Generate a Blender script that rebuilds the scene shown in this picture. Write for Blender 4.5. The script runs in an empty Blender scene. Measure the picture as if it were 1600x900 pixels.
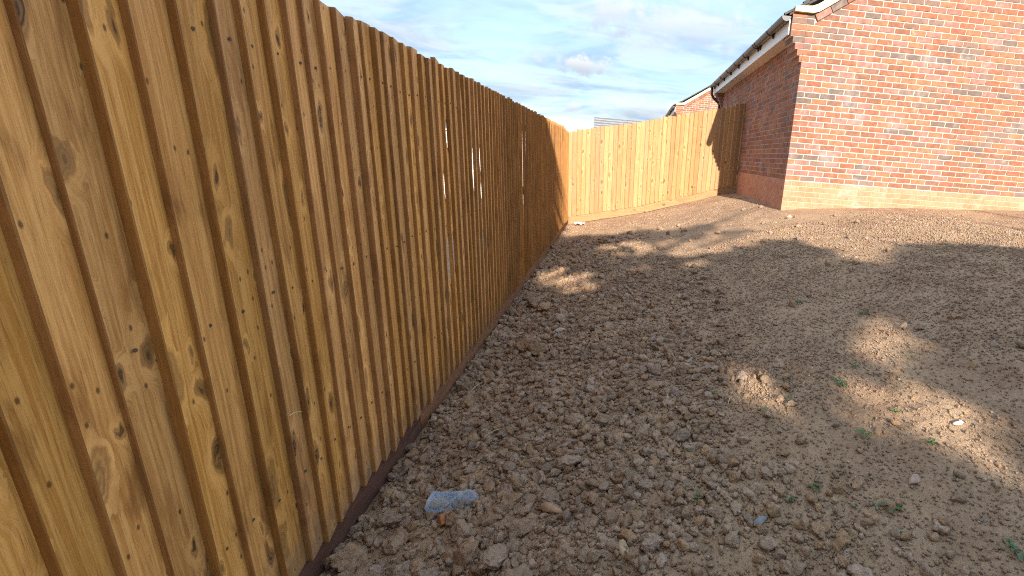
import bpy, bmesh, math, random
import numpy as np
from mathutils import Vector, Matrix

random.seed(7)
rng = np.random.default_rng(7)
sc = bpy.context.scene
col = sc.collection

# ---------------------------------------------------------------- camera
CAM = (0.0, 0.0, 1.46)
cd = bpy.data.cameras.new('camera')
cam = bpy.data.objects.new('camera', cd)
col.objects.link(cam)
cd.sensor_fit = 'HORIZONTAL'
cd.sensor_width = 36.0
cd.lens = 709.355 / 1600 * 36.0
cd.shift_x = -0.15625
cd.clip_start = 0.05
cd.clip_end = 2000
RX = Vector((0.99051388, -0.11551567, 0.07442035))
DN = Vector((0.03931194, -0.28072994, -0.95898137))
FW = Vector((0.13166939, 0.95280997, -0.27352576))
m = Matrix((RX, -DN, -FW)).transposed().to_4x4()
m.translation = Vector(CAM)
cam.matrix_world = m
sc.camera = cam

# ---------------------------------------------------------------- sun, sky, exposure
SUN_AZ = math.radians(-4.8)      # heading the light travels in, from +Y towards +X
SUN_EL = math.radians(26.0)
LIGHT = Vector((math.sin(SUN_AZ) * math.cos(SUN_EL), math.cos(SUN_AZ) * math.cos(SUN_EL), -math.sin(SUN_EL)))
sl = bpy.data.lights.new('sun', 'SUN')
sl.energy = 3.1
sl.angle = math.radians(0.55)
sl.color = (1.0, 0.945, 0.85)
sun = bpy.data.objects.new('sun', sl)
sun.rotation_euler = LIGHT.to_track_quat('-Z', 'Y').to_euler()
sun.location = (6, -20, 12)
col.objects.link(sun)
sc.view_settings.view_transform = 'Standard'
sc.view_settings.look = 'None'
sc.view_settings.exposure = 1.82
sc.view_settings.gamma = 1.0
sc.render.engine = 'CYCLES'
sc.cycles.max_bounces = 6
sc.cycles.filter_width = 1.1
sc.cycles.use_denoising = False
sc.cycles.transparent_max_bounces = 16


class NT:
    """tiny helper round a node tree"""
    def __init__(s, tree):
        s.t = tree
        s.t.nodes.clear()

    def n(s, kind, props=None, **ins):
        nd = s.t.nodes.new(kind)
        for k, v in (props or {}).items():
            setattr(nd, k, v)
        for k, v in ins.items():
            key = int(k[1:]) if k[0] == 'i' and k[1:].isdigit() else k.replace('_', ' ')
            s.put(nd.inputs[key], v)
        return nd

    def put(s, sock, v):
        if isinstance(v, bpy.types.NodeSocket):
            s.t.links.new(v, sock)
        elif isinstance(v, bpy.types.Node):
            s.t.links.new(v.outputs[0], sock)
        else:
            sock.default_value = v

    def math(s, op, a, b=0.0, c=0.0, clamp=False):
        nd = s.n('ShaderNodeMath', {'operation': op, 'use_clamp': clamp})
        s.put(nd.inputs[0], a)
        s.put(nd.inputs[1], b)
        s.put(nd.inputs[2], c)
        return nd.outputs[0]

    def vmath(s, op, a, b=(0, 0, 0)):
        nd = s.n('ShaderNodeVectorMath', {'operation': op})
        s.put(nd.inputs[0], a)
        s.put(nd.inputs[1], b)
        return nd.outputs[0]

    def mix(s, f, a, b, mode='MIX'):
        nd = s.n('ShaderNodeMix', {'data_type': 'RGBA', 'blend_type': mode})
        s.put(nd.inputs[0], f)
        s.put(nd.inputs[6], a)
        s.put(nd.inputs[7], b)
        return nd.outputs[2]

    def ss(s, x, a, b):
        nd = s.n('ShaderNodeMapRange', {'interpolation_type': 'SMOOTHSTEP'})
        s.put(nd.inputs[0], x)
        nd.inputs[1].default_value = a
        nd.inputs[2].default_value = b
        return nd.outputs[0]

    def noise(s, v, scale, detail=4, rough=0.55, dist=0.0):
        nd = s.n('ShaderNodeTexNoise')
        s.put(nd.inputs['Vector'], v)
        nd.inputs['Scale'].default_value = scale
        nd.inputs['Detail'].default_value = detail
        nd.inputs['Roughness'].default_value = rough
        nd.inputs['Distortion'].default_value = dist
        return nd.outputs[0]


def C4(c):
    return (c[0], c[1], c[2], 1.0)


# world: Nishita sky with thin veil and a few cumulus, the same all round
world = bpy.data.worlds.new('World')
sc.world = world
world.use_nodes = True
w = NT(world.node_tree)
sky = w.n('ShaderNodeTexSky', {'sky_type': 'NISHITA', 'sun_disc': False, 'sun_elevation': SUN_EL,
                               'sun_rotation': math.radians(180 - math.degrees(SUN_AZ) * -1), 'altitude': 100.0,
                               'air_density': 1.0, 'dust_density': 0.6, 'ozone_density': 1.3})
tc = w.n('ShaderNodeTexCoord')
dirv = tc.outputs['Generated']
sep = w.n('ShaderNodeSeparateXYZ', None, Vector=dirv)
zup = w.math('ADD', w.math('MAXIMUM', sep.outputs[2], 0.0), 0.16)
px = w.math('DIVIDE', sep.outputs[0], zup)
py = w.math('DIVIDE', sep.outputs[1], zup)
plane = w.n('ShaderNodeCombineXYZ', None, X=px, Y=py, Z=0.0).outputs[0]
veil_n = w.noise(w.vmath('MULTIPLY', plane, (0.55, 1.0, 1.0)), 1.1, 7, 0.6, 0.6)
veil = w.math('ADD', 0.80, w.math('MULTIPLY', w.ss(veil_n, 0.36, 0.66), 0.18))
detail = w.noise(w.vmath('MULTIPLY', dirv, (1.0, 1.0, 1.7)), 14.0, 6, 0.6, 0.3)
wob = w.noise(dirv, 34.0, 5, 0.62)


def puff(d, wx, wz, lo, hi):
    """one cumulus in the direction d; wx/wz its half widths in radians"""
    d = Vector(d).normalized()
    e1 = Vector((d.y, -d.x, 0)).normalized()
    e2 = e1.cross(d).normalized()
    a = w.n('ShaderNodeVectorMath', {'operation': 'DOT_PRODUCT'})
    w.put(a.inputs[0], dirv); a.inputs[1].default_value = e1 / wx
    b = w.n('ShaderNodeVectorMath', {'operation': 'DOT_PRODUCT'})
    w.put(b.inputs[0], dirv); b.inputs[1].default_value = e2 / wz
    f = w.n('ShaderNodeVectorMath', {'operation': 'DOT_PRODUCT'})
    w.put(f.inputs[0], dirv); f.inputs[1].default_value = d
    off = w.math('SUBTRACT', b.outputs['Value'], float(e2.dot(d) / wz))
    offx = w.math('SUBTRACT', a.outputs['Value'], float(e1.dot(d) / wx))
    r2 = w.math('ADD', w.math('MULTIPLY', off, off), w.math('MULTIPLY', offx, offx))
    r = w.math('SQRT', r2)
    r = w.math('SUBTRACT', r, w.math('MULTIPLY', w.math('SUBTRACT', wob, 0.5), 3.2))
    r = w.math('SUBTRACT', r, w.math('MULTIPLY', w.math('SUBTRACT', detail, 0.5), 1.6))
    mk = w.n('ShaderNodeMapRange', {'interpolation_type': 'SMOOTHSTEP'})
    w.put(mk.inputs[0], r)
    mk.inputs[1].default_value = hi
    mk.inputs[2].default_value = lo
    mk.inputs[3].default_value = 0.0
    mk.inputs[4].default_value = 1.0
    front = w.math('GREATER_THAN', f.outputs['Value'], 0.5)
    return w.math('MULTIPLY', mk.outputs[0], front), off


SKY_WHITE = (1.28, 1.44, 1.64)
SKY_BLUE = (0.74, 1.06, 1.50)
# veil brightened overhead for added fill light, along the standard overcast curve
lum = w.math('ADD', 0.80, w.math('MULTIPLY', w.math('MAXIMUM', sep.outputs[2], 0.0), 1.6))
vcol = w.n('ShaderNodeVectorMath', {'operation': 'SCALE'})
wisp = w.noise(w.vmath('MULTIPLY', plane, (0.8, 1.25, 1.0)), 2.3, 8, 0.62, 0.9)
w.put(vcol.inputs[0], w.mix(w.math('MULTIPLY', w.ss(wisp, 0.36, 0.64), w.ss(veil_n, 0.30, 0.62)), C4(SKY_BLUE), C4(SKY_WHITE)))
w.put(vcol.inputs['Scale'], lum)
base = w.mix(veil, sky.outputs[0], vcol.outputs[0])
PUFFS = [((-0.083, 0.983, 0.164), 0.066, 0.019, 0.30, 1.15, 0.95),
         ((-0.010, 0.968, 0.255), 0.055, 0.036, 0.1, 1.25, 0.72),
         ((0.125, 0.962, 0.243), 0.110, 0.036, 0.1, 1.3, 0.62),
         ((-0.089, 0.993, 0.084), 0.022, 0.012, 0.3, 1.15, 0.7),
         ((0.05, 0.993, 0.092), 0.09, 0.018, 0.2, 1.25, 0.55),
         ((-0.17, 0.98, 0.108), 0.055, 0.012, 0.2, 1.2, 0.45)]
cur = base
for d, wx, wz, lo, hi, st in PUFFS:
    mk, off = puff(d, wx, wz, lo, hi)
    tone = w.mix(w.ss(off, -0.9, 0.5), C4((1.18, 1.33, 1.52)), C4((1.88, 1.93, 1.98)))
    cur = w.mix(w.math('MULTIPLY', mk, st), cur, tone)
bg = w.n('ShaderNodeBackground', None, Color=cur, Strength=0.15)
w.n('ShaderNodeOutputWorld', None, Surface=bg)


# ---------------------------------------------------------------- numpy noise
def _hash(ix, iy, iz, seed):
    h = (ix.astype(np.int64) * 374761393 + iy.astype(np.int64) * 668265263 + iz.astype(np.int64) * 2147483647 + seed * 974711) & 0x7fffffff
    h = ((h ^ (h >> 13)) * 1274126177) & 0x7fffffff
    h = ((h ^ (h >> 16)) * 668265263) & 0x7fffffff
    return ((h ^ (h >> 15)) & 0xffff) / 65535.0


def vnoise(x, y, z=None, seed=0):
    if z is None:
        z = np.zeros_like(x)
    ix, iy, iz = np.floor(x), np.floor(y), np.floor(z)
    fx, fy, fz = x - ix, y - iy, z - iz
    fx, fy, fz = fx * fx * (3 - 2 * fx), fy * fy * (3 - 2 * fy), fz * fz * (3 - 2 * fz)
    r = 0
    for dx in (0, 1):
        for dy in (0, 1):
            for dz in ((0, 1) if np.any(fz) else (0,)):
                wgt = (fx if dx else 1 - fx) * (fy if dy else 1 - fy) * (fz if dz else 1 - fz)
                r = r + wgt * _hash(ix + dx, iy + dy, iz + dz, seed)
    return r * 2 - 1


def fbm(x, y, o=4, seed=0):
    r = 0
    a = 1.0
    for k in range(o):
        r = r + a * vnoise(x * 2 ** k, y * 2 ** k, None, seed + k)
        a *= 0.5
    return r


# ---------------------------------------------------------------- scene helpers
def tag(o, label=None, cat=None, group=None, kind=None):
    if label: o['label'] = label
    if cat: o['category'] = cat
    if group: o['group'] = group
    if kind: o['kind'] = kind
    return o


def empty(name, loc=(0, 0, 0), rz=0.0):
    o = bpy.data.objects.new(name, None)
    o.empty_display_size = 0.2
    o.location = loc
    o.rotation_euler = (0, 0, rz)
    col.objects.link(o)
    return o


def link(name, me, parent=None, mat=None):
    if mat is not None and not me.materials:
        for k in (mat if isinstance(mat, (list, tuple)) else [mat]):
            me.materials.append(k)
    o = bpy.data.objects.new(name, me)
    col.objects.link(o)
    if parent:
        o.parent = parent
    return o


def mesh_np(name, verts, tris=None, quads=None, smooth=False, mat_idx=None):
    me = bpy.data.meshes.new(name)
    verts = np.asarray(verts, dtype=np.float32)
    if tris is not None:
        f = np.asarray(tris, dtype=np.int32); k = 3
    else:
        f = np.asarray(quads, dtype=np.int32); k = 4
    me.vertices.add(len(verts))
    me.vertices.foreach_set('co', verts.ravel())
    me.loops.add(f.size)
    me.loops.foreach_set('vertex_index', f.ravel())
    me.polygons.add(len(f))
    me.polygons.foreach_set('loop_start', np.arange(0, f.size, k, dtype=np.int32))
    me.polygons.foreach_set('loop_total', np.full(len(f), k, dtype=np.int32))
    if smooth:
        me.polygons.foreach_set('use_smooth', np.ones(len(f), dtype=bool))
    if mat_idx is not None:
        me.polygons.foreach_set('material_index', np.asarray(mat_idx, dtype=np.int32))
    me.update(calc_edges=True)
    me.validate()
    return me


BOXF = [(0, 3, 2, 1), (4, 5, 6, 7), (0, 1, 5, 4), (1, 2, 6, 5), (2, 3, 7, 6), (3, 0, 4, 7)]


class MB:
    def __init__(s):
        s.v, s.f, s.mi = [], [], []

    def poly(s, pts, mi=0):
        b = len(s.v)
        s.v += [tuple(p) for p in pts]
        s.f.append(tuple(range(b, b + len(pts))))
        s.mi.append(mi)

    def box(s, x0, x1, y0, y1, z0, z1, mi=0, M=None):
        b = len(s.v)
        pts = [(x0, y0, z0), (x1, y0, z0), (x1, y1, z0), (x0, y1, z0), (x0, y0, z1), (x1, y0, z1), (x1, y1, z1), (x0, y1, z1)]
        if M is not None:
            pts = [tuple(M @ Vector(p)) for p in pts]
        s.v += pts
        s.f += [tuple(b + i for i in q) for q in BOXF]
        s.mi += [mi] * 6

    def prism(s, poly, n, mi=0):
        """poly: list of 3D points (counter clockwise seen from the tip of n), extruded by -n"""
        b = len(s.v); k = len(poly)
        s.v += [tuple(p) for p in poly]
        s.v += [tuple(Vector(p) - Vector(n)) for p in poly]
        s.f.append(tuple(range(b, b + k)))
        s.f.append(tuple(range(b + 2 * k - 1, b + k - 1, -1)))
        s.mi += [mi, mi]
        for i in range(k):
            j = (i + 1) % k
            s.f.append((b + i, b + k + i, b + k + j, b + j))
            s.mi.append(mi)

    def tube(s, pts, rad, seg=10, mi=0):
        pts = [Vector(p) for p in pts]
        if not isinstance(rad, (list, tuple)): rad = [rad] * len(pts)
        b = len(s.v)
        for i, p in enumerate(pts):
            t = (pts[min(i + 1, len(pts) - 1)] - pts[max(i - 1, 0)]).normalized()
            u = t.cross(Vector((0.3, 0.2, 1)) if abs(t.z) < .9 else Vector((1, 0, 0))).normalized()
            v = t.cross(u)
            for k in range(seg):
                a = 2 * math.pi * k / seg
                s.v.append(tuple(p + (u * math.cos(a) + v * math.sin(a)) * rad[i]))
        for i in range(len(pts) - 1):
            for k in range(seg):
                a, c = b + i * seg + k, b + i * seg + (k + 1) % seg
                s.f.append((a, c, c + seg, a + seg)); s.mi.append(mi)
        s.f.append(tuple(range(b + seg - 1, b - 1, -1))); s.mi.append(mi)
        e = b + (len(pts) - 1) * seg
        s.f.append(tuple(range(e, e + seg))); s.mi.append(mi)

    def mesh(s, name, smooth=False):
        me = bpy.data.meshes.new(name)
        me.from_pydata(s.v, [], s.f)
        me.polygons.foreach_set('material_index', s.mi)
        if smooth:
            me.polygons.foreach_set('use_smooth', [True] * len(s.f))
        me.update()
        return me

    def build(s, name, mat, parent=None, smooth=False):
        me = s.mesh(name, smooth)
        return link(name, me, parent, mat)


def new_mat(name):
    mt = bpy.data.materials.new(name)
    mt.use_nodes = True
    return mt, NT(mt.node_tree)


def finish(t, colour, rough=0.8, bump=None, bstr=0.3, bdist=0.01, spec=0.3, **kw):
    b = t.n('ShaderNodeBsdfPrincipled')
    t.put(b.inputs['Base Color'], colour)
    t.put(b.inputs['Roughness'], rough)
    b.inputs['Specular IOR Level'].default_value = spec
    for k, v in kw.items():
        t.put(b.inputs[k.replace('_', ' ')], v)
    if bump is not None:
        bn = t.n('ShaderNodeBump', None, Strength=bstr, Distance=bdist, Height=bump)
        t.put(b.inputs['Normal'], bn.outputs[0])
    t.n('ShaderNodeOutputMaterial', None, Surface=b)
    return b


# ---------------------------------------------------------------- materials
def wood(name, light, mid, dark, knot, knot_amount=0.62, vary=0.25, rough=0.62, axis='z', stain=0.7, ksize=1.0, dirt=0.0):
    """sawn softwood: long grain bending round knots; a board's own random number shifts the pattern"""
    mt, t = new_mat(name)
    tc = t.n('ShaderNodeTexCoord')
    oi = t.n('ShaderNodeObjectInfo')
    rnd = oi.outputs['Random']
    co = tc.outputs['Object']
    s = t.n('ShaderNodeSeparateXYZ', None, Vector=co)
    L = {'z': s.outputs[2], 'y': s.outputs[1], 'x': s.outputs[0]}[axis]
    Wd = {'z': s.outputs[1], 'y': s.outputs[2], 'x': s.outputs[2]}[axis]
    D = {'z': s.outputs[0], 'y': s.outputs[0], 'x': s.outputs[1]}[axis]
    sh = t.math('MULTIPLY', rnd, 71.0)
    sh2 = t.math('MULTIPLY', t.math('FRACT', t.math('MULTIPLY', rnd, 13.7)), 40.0)
    kv = t.n('ShaderNodeCombineXYZ', None, X=t.math('MULTIPLY', t.math('ADD', Wd, sh2), 11.0),
             Y=t.math('MULTIPLY', t.math('ADD', L, sh), 5.0), Z=0.0).outputs[0]
    wobv = t.n('ShaderNodeTexNoise', None, Vector=kv, Scale=1.7, Detail=3.0)
    kv2 = t.vmath('ADD', kv, t.vmath('MULTIPLY', t.vmath('SUBTRACT', wobv.outputs['Color'], (0.5, 0.5, 0.5)), (0.85, 0.7, 0)))
    vo = t.n('ShaderNodeTexVoronoi', {'voronoi_dimensions': '2D', 'feature': 'F1'}, Vector=kv2, Scale=1.0, Randomness=1.0)
    dk = vo.outputs['Distance']
    cs = t.n('ShaderNodeSeparateColor', None, Color=vo.outputs['Color'])
    has = t.math('GREATER_THAN', cs.outputs[0], knot_amount)
    size = t.math('ADD', t.math('MULTIPLY', t.math('POWER', cs.outputs[1], 2.0), 0.24 * ksize), 0.085 * ksize)
    dn = t.math('DIVIDE', dk, size)
    core = t.math('MULTIPLY', t.math('SUBTRACT', 1.0, t.ss(dn, 0.55, 1.15)), has)
    halo = t.math('MULTIPLY', t.math('SUBTRACT', 1.0, t.ss(dn, 1.0, 3.2)), has)
    # grain
    bend = t.math('MULTIPLY', halo, 0.030)
    slow = t.noise(t.n('ShaderNodeCombineXYZ', None, X=t.math('MULTIPLY', Wd, 9.0), Y=t.math('MULTIPLY', t.math('ADD', L, sh), 1.3), Z=sh2).outputs[0], 1.0, 2)
    wv = t.math('ADD', t.math('ADD', Wd, bend), t.math('MULTIPLY', slow, 0.035))
    gv = t.n('ShaderNodeCombineXYZ', None, X=t.math('MULTIPLY', wv, 95.0), Y=t.math('MULTIPLY', t.math('ADD', L, sh), 2.2),
             Z=t.math('ADD', t.math('MULTIPLY', D, 60.0), sh2)).outputs[0]
    grain = t.noise(gv, 1.0, 4, 0.6)
    fv = t.n('ShaderNodeCombineXYZ', None, X=t.math('MULTIPLY', wv, 420.0), Y=t.math('MULTIPLY', t.math('ADD', L, sh), 14.0),
             Z=t.math('ADD', t.math('MULTIPLY', D, 200.0), sh2)).outputs[0]
    fine = t.noise(fv, 1.0, 3, 0.6)
    blot = t.noise(t.n('ShaderNodeCombineXYZ', None, X=t.math('MULTIPLY', Wd, 14.0), Y=t.math('MULTIPLY', t.math('ADD', L, sh), 3.2), Z=sh2).outputs[0], 1.0, 4, 0.6, 0.6)
    c = t.mix(t.ss(grain, 0.36, 0.66), C4(mid), C4(light))
    c = t.mix(t.math('MULTIPLY', t.ss(blot, 0.5, 0.74), stain), c, C4(dark))
    c = t.mix(t.math('MULTIPLY', t.ss(fine, 0.50, 0.72), 0.48), c, C4(dark))
    c = t.mix(t.math('MULTIPLY', halo, 0.62), c, C4([min(1, k * 1.18) for k in light]))
    ring = t.math('ADD', t.math('MULTIPLY', t.math('SINE', t.math('MULTIPLY', dk, 55.0)), 0.15), 0.85)
    kdark = t.math('ADD', 0.60, t.math('MULTIPLY', cs.outputs[2], 0.4))
    c = t.mix(t.math('MULTIPLY', t.math('MULTIPLY', core, ring), kdark), c, C4(knot))
    rim = t.math('MULTIPLY', t.math('MULTIPLY', t.ss(dn, 0.75, 1.0), t.math('SUBTRACT', 1.0, t.ss(dn, 1.0, 1.45))), has)
    c = t.mix(t.math('MULTIPLY', rim, 0.55), c, C4(dark))
    # small pin knots and scuffs
    pv = t.n('ShaderNodeTexVoronoi', {'voronoi_dimensions': '2D'}, Vector=t.vmath('ADD', t.vmath('MULTIPLY', kv, (2.3, 3.1, 1)), (3.3, 7.7, 0)), Scale=1.0)
    pc = t.n('ShaderNodeSeparateColor', None, Color=pv.outputs['Color'])
    pin = t.math('MULTIPLY', t.math('GREATER_THAN', pc.outputs[0], 0.86 if knot_amount < 1 else 2.0), t.math('SUBTRACT', 1.0, t.ss(pv.outputs['Distance'], 0.05, 0.15)))
    c = t.mix(t.math('MULTIPLY', pin, 0.75), c, C4(knot))
    if dirt:
        # rain-splashed mud on the foot of the board
        dn_ = t.noise(t.n('ShaderNodeCombineXYZ', None, X=t.math('MULTIPLY', Wd, 30.0), Y=t.math('MULTIPLY', L, 18.0), Z=sh2).outputs[0], 1.0, 5, 0.65)
        foot = t.ss(t.math('ADD', L, t.math('MULTIPLY', t.math('SUBTRACT', dn_, 0.5), 0.35)), 0.20, 0.0)
        c = t.mix(t.math('MULTIPLY', foot, dirt), c, C4((0.26, 0.175, 0.115)))
    r2 = t.math('FRACT', t.math('MULTIPLY', rnd, 7.31))
    val = t.math('ADD', 1.0 - vary * 0.5, t.math('MULTIPLY', r2, vary))
    hsv = t.n('ShaderNodeHueSaturation', None, Hue=t.math('ADD', 0.499, t.math('MULTIPLY', rnd, 0.002)),
              Saturation=t.math('ADD', 1.0, t.math('MULTIPLY', rnd, 0.08)), Value=val, Color=c)
    bump = t.math('ADD', t.math('ADD', t.math('MULTIPLY', grain, 0.5), t.math('MULTIPLY', fine, 0.5)), t.math('MULTIPLY', core, -0.5))
    finish(t, hsv.outputs[0], rough, bump, 0.35, 0.0025, 0.35)
    return mt


FENCE = wood('golden_softwood', (0.84, 0.460, 0.158), (0.60, 0.285, 0.082), (0.22, 0.080, 0.022), (0.050, 0.020, 0.009), knot_amount=0.50, vary=0.34, ksize=1.0, dirt=0.6)
EDGE = wood('sawn_edge_shade', (0.42, 0.205, 0.070), (0.32, 0.148, 0.048), (0.19, 0.080, 0.026), (0.11, 0.045, 0.018), knot_amount=1.1, vary=0.26)  # thick board edges: their shade is put into a darker, redder colour
FENCE_DARK = wood('old_softwood', (0.52, 0.29, 0.11), (0.42, 0.21, 0.075), (0.25, 0.11, 0.035), (0.06, 0.028, 0.014), vary=0.2)
PALE = wood('pale_softwood', (0.43, 0.258, 0.126), (0.37, 0.204, 0.088), (0.26, 0.122, 0.045), (0.10, 0.042, 0.016), knot_amount=0.55, vary=0.42, stain=0.4, ksize=.75)
GRAVEL_DARK = wood('dark_treated_timber', (0.145, 0.075, 0.052), (0.115, 0.056, 0.038), (0.07, 0.034, 0.024), (0.04, 0.02, 0.012), 0.8, 0.1, 0.75, axis='y')
GRAVEL_MID = wood('brown_treated_timber', (0.30, 0.155, 0.085), (0.24, 0.115, 0.06), (0.14, 0.065, 0.035), (0.06, 0.03, 0.015), 0.8, 0.1, 0.75, axis='y')
GRAVEL_PALE = wood('pale_treated_timber', (0.42, 0.25, 0.115), (0.36, 0.20, 0.085), (0.22, 0.11, 0.045), (0.09, 0.04, 0.02), 0.75, 0.2, 0.75, axis='x')
RAIL = wood('rail_timber', (0.34, 0.19, 0.08), (0.27, 0.14, 0.05), (0.17, 0.08, 0.03), (0.07, 0.03, 0.015), 0.7, 0.2, 0.7, axis='y')


def brick_mat(name, c1, c2, dust=0.12):
    mt, t = new_mat(name)
    g = t.n('ShaderNodeNewGeometry')
    p = g.outputs['Position']
    n1 = t.noise(p, 16.0, 4, 0.6)
    n2 = t.noise(p, 120.0, 3, 0.65)
    n3 = t.noise(p, 3.3, 3, 0.55)
    c = t.mix(t.ss(n1, 0.35, 0.68), C4(c1), C4(c2))
    c = t.mix(t.math('MULTIPLY', t.ss(n2, 0.55, 0.75), 0.35), c, C4([k * 0.45 for k in c1]))
    c = t.mix(t.math('MULTIPLY', t.ss(n3, 0.52, 0.75), dust), c, C4((0.52, 0.42, 0.36)))
    n4 = t.noise(t.vmath('MULTIPLY', p, (1.0, 1.0, 0.45)), 7.0, 6, 0.7, 0.8)
    c = t.mix(t.math('MULTIPLY', t.ss(n4, 0.60, 0.72), 0.24), c, C4((0.60, 0.50, 0.42)))
    finish(t, c, 0.9, t.math('ADD', n2, n1), 0.5, 0.004, 0.2)
    return mt


BRICKS = [brick_mat('brick_red', (0.238, 0.089, 0.052), (0.302, 0.124, 0.075), 0.15),
          brick_mat('brick_orange', (0.280, 0.117, 0.062), (0.333, 0.158, 0.091)),
          brick_mat('brick_pink', (0.257, 0.113, 0.086), (0.317, 0.164, 0.126), 0.25),
          brick_mat('brick_rust', (0.205, 0.086, 0.052), (0.257, 0.120, 0.075)),
          brick_mat('brick_two_tone', (0.264, 0.118, 0.071), (0.178, 0.099, 0.073)),
          brick_mat('brick_brown', (0.187, 0.112, 0.085), (0.223, 0.137, 0.106)),
          brick_mat('brick_dark', (0.141, 0.096, 0.081), (0.182, 0.128, 0.106), 0.3)]
BW = [0.22, 0.28, 0.20, 0.10, 0.08, 0.07, 0.05]
PLINTH = [brick_mat('plinth_orange', (0.428, 0.177, 0.096), (0.479, 0.229, 0.142), 0.3),
          brick_mat('plinth_tan', (0.463, 0.208, 0.117), (0.496, 0.248, 0.156), 0.35)]


def plain(name, c, rough=0.6, var=0.08, spec=0.4, scale=8.0, metallic=0.0):
    mt, t = new_mat(name)
    tcn = t.n('ShaderNodeNewGeometry')
    n = t.noise(tcn.outputs['Position'], scale, 5, 0.6)
    cc = t.mix(t.ss(n, 0.3, 0.7), C4([k * (1 - var) for k in c]), C4([min(1, k * (1 + var)) for k in c]))
    finish(t, cc, rough, n, 0.12, 0.003, spec, Metallic=metallic)
    return mt


MORTAR = plain('mortar', (0.60, 0.49, 0.38), 0.95, 0.10, 0.1, 30)
PLINTH_MORTAR = plain('plinth_mortar', (0.52, 0.33, 0.20), 0.95, 0.10, 0.1, 20)
UPVC_WHITE = plain('white_upvc', (0.74, 0.73, 0.72), 0.4, 0.03)
SOFFIT = plain('soffit_board', (0.66, 0.58, 0.50), 0.5, 0.04)  # white board; the tan of bounced light is put into its colour
BLACK_PVC = plain('black_pvc', (0.035, 0.028, 0.024), 0.32, 0.15, 0.5)
TILE = plain('roof_tile', (0.075, 0.066, 0.062), 0.8, 0.25, 0.2, 12)
VERGE = plain('cream_verge', (0.66, 0.56, 0.32), 0.6, 0.06)
PALE_BRICK = plain('pale_render', (0.70, 0.66, 0.58), 0.9, 0.08)
CONCRETE = plain('post_timber', (0.25, 0.15, 0.08), 0.85, 0.2)


def soil_mat(name, island, chips=False):
    mt, t = new_mat(name)
    g = t.n('ShaderNodeNewGeometry')
    p = g.outputs['Position']
    n0 = t.noise(p, 0.8, 3, 0.6)
    n1 = t.noise(p, 5.0, 5, 0.62)
    n2 = t.noise(p, 45.0, 5, 0.65)
    n3 = t.noise(p, 230.0, 3, 0.6)
    c = t.mix(t.ss(n1, 0.34, 0.68), C4((0.299, 0.18, 0.107)), C4((0.422, 0.269, 0.165)))
    c = t.mix(t.math('MULTIPLY', t.ss(n0, 0.42, 0.66), 0.5), c, C4((0.452, 0.296, 0.171)))
    c = t.mix(t.math('MULTIPLY', t.ss(n2, 0.50, 0.72), 0.55), c, C4((0.516, 0.348, 0.219)))
    c = t.mix(t.math('MULTIPLY', t.ss(n2, 0.50, 0.28), 0.55), c, C4((0.183, 0.108, 0.065)))
    c = t.mix(t.math('MULTIPLY', t.ss(n3, 0.60, 0.75), 0.4), c, C4((0.596, 0.422, 0.271)))
    if island:
        oi = t.n('ShaderNodeObjectInfo')
        r = t.math('FRACT', t.math('ADD', g.outputs['Random Per Island'], oi.outputs['Random']))
        hs = t.n('ShaderNodeHueSaturation', None, Hue=0.5, Saturation=t.math('ADD', 0.82, t.math('MULTIPLY', t.math('FRACT', t.math('MULTIPLY', r, 9.7)), 0.26)),
                 Value=t.math('ADD', 0.84, t.math('MULTIPLY', r, 0.36)), Color=c)
        c = hs.outputs[0]
    if chips:
        # a few pale limestone bits, a few grey ones
        pale = t.math('GREATER_THAN', t.math('FRACT', t.math('MULTIPLY', r, 31.7)), 0.988)
        c = t.mix(pale, c, C4((0.559, 0.467, 0.377)))
        grey = t.math('GREATER_THAN', t.math('FRACT', t.math('MULTIPLY', r, 57.3)), 0.990)
        c = t.mix(grey, c, C4((0.335, 0.28, 0.251)))
    bump = t.math('ADD', t.math('MULTIPLY', n2, 1.0), t.math('MULTIPLY', n3, 0.5))
    finish(t, c, 0.97, bump, 1.0, 0.016, 0.05)
    return mt


SOIL = soil_mat('soil', False)
CLOD = soil_mat('clod_soil', True)
CRUMB = soil_mat('crumb_soil', True, True)

# ---------------------------------------------------------------- ground
GX = np.array([-60, -3.0, -.96, -.2, .67, 1.5, 2.3, 3.2, 4.2, 6.26, 9.0, 20, 80])
GZ = np.array([-.15, -.14, -.035, .115, .31, .56, .82, .92, .985, 1.085, 1.15, 1.2, 1.2])


def height(x, y, fine=True):
    x = np.asarray(x, float); y = np.asarray(y, float)
    z = (np.interp(x - .25, GX, GZ) + 2 * np.interp(x, GX, GZ) + np.interp(x + .25, GX, GZ)) / 4
    z = np.where(x < -.96, np.interp(x, GX, GZ) + (x + .96) * .05, z)
    inside = np.clip((x + 1.0) / 0.15, 0, 1) * np.clip((9.8 - y) / 0.8, 0.15, 1)
    near_house = np.clip((6.4 - y) / 0.8, 0.25, 1)
    z = z + inside * near_house * 0.045 * fbm(x * .9, y * .9, 2, 3)
    if fine:
        rough = 0.55 + 0.45 * np.clip((1.5 - x) / 1.6, 0, 1)
        b1 = np.abs(fbm(x * 6.5, y * 6.5, 2, 11))
        z = z + inside * near_house * rough * 0.022 * (0.6 - b1)
        b2 = np.abs(vnoise(x * 22, y * 22, None, 21))
        b3 = np.abs(vnoise(x * 47 + 3, y * 47, None, 31))
        z = z + inside * (0.35 + .65 * rough) * (0.009 * (0.5 - b2) + 0.008 * (.5 - b3))
    return z


def steps(a, b, s0, s1):
    out = [a]
    while out[-1] < b:
        f = (out[-1] - a) / (b - a)
        out.append(out[-1] + s0 + (s1 - s0) * f)
    return out[:-1] + [b]


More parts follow.
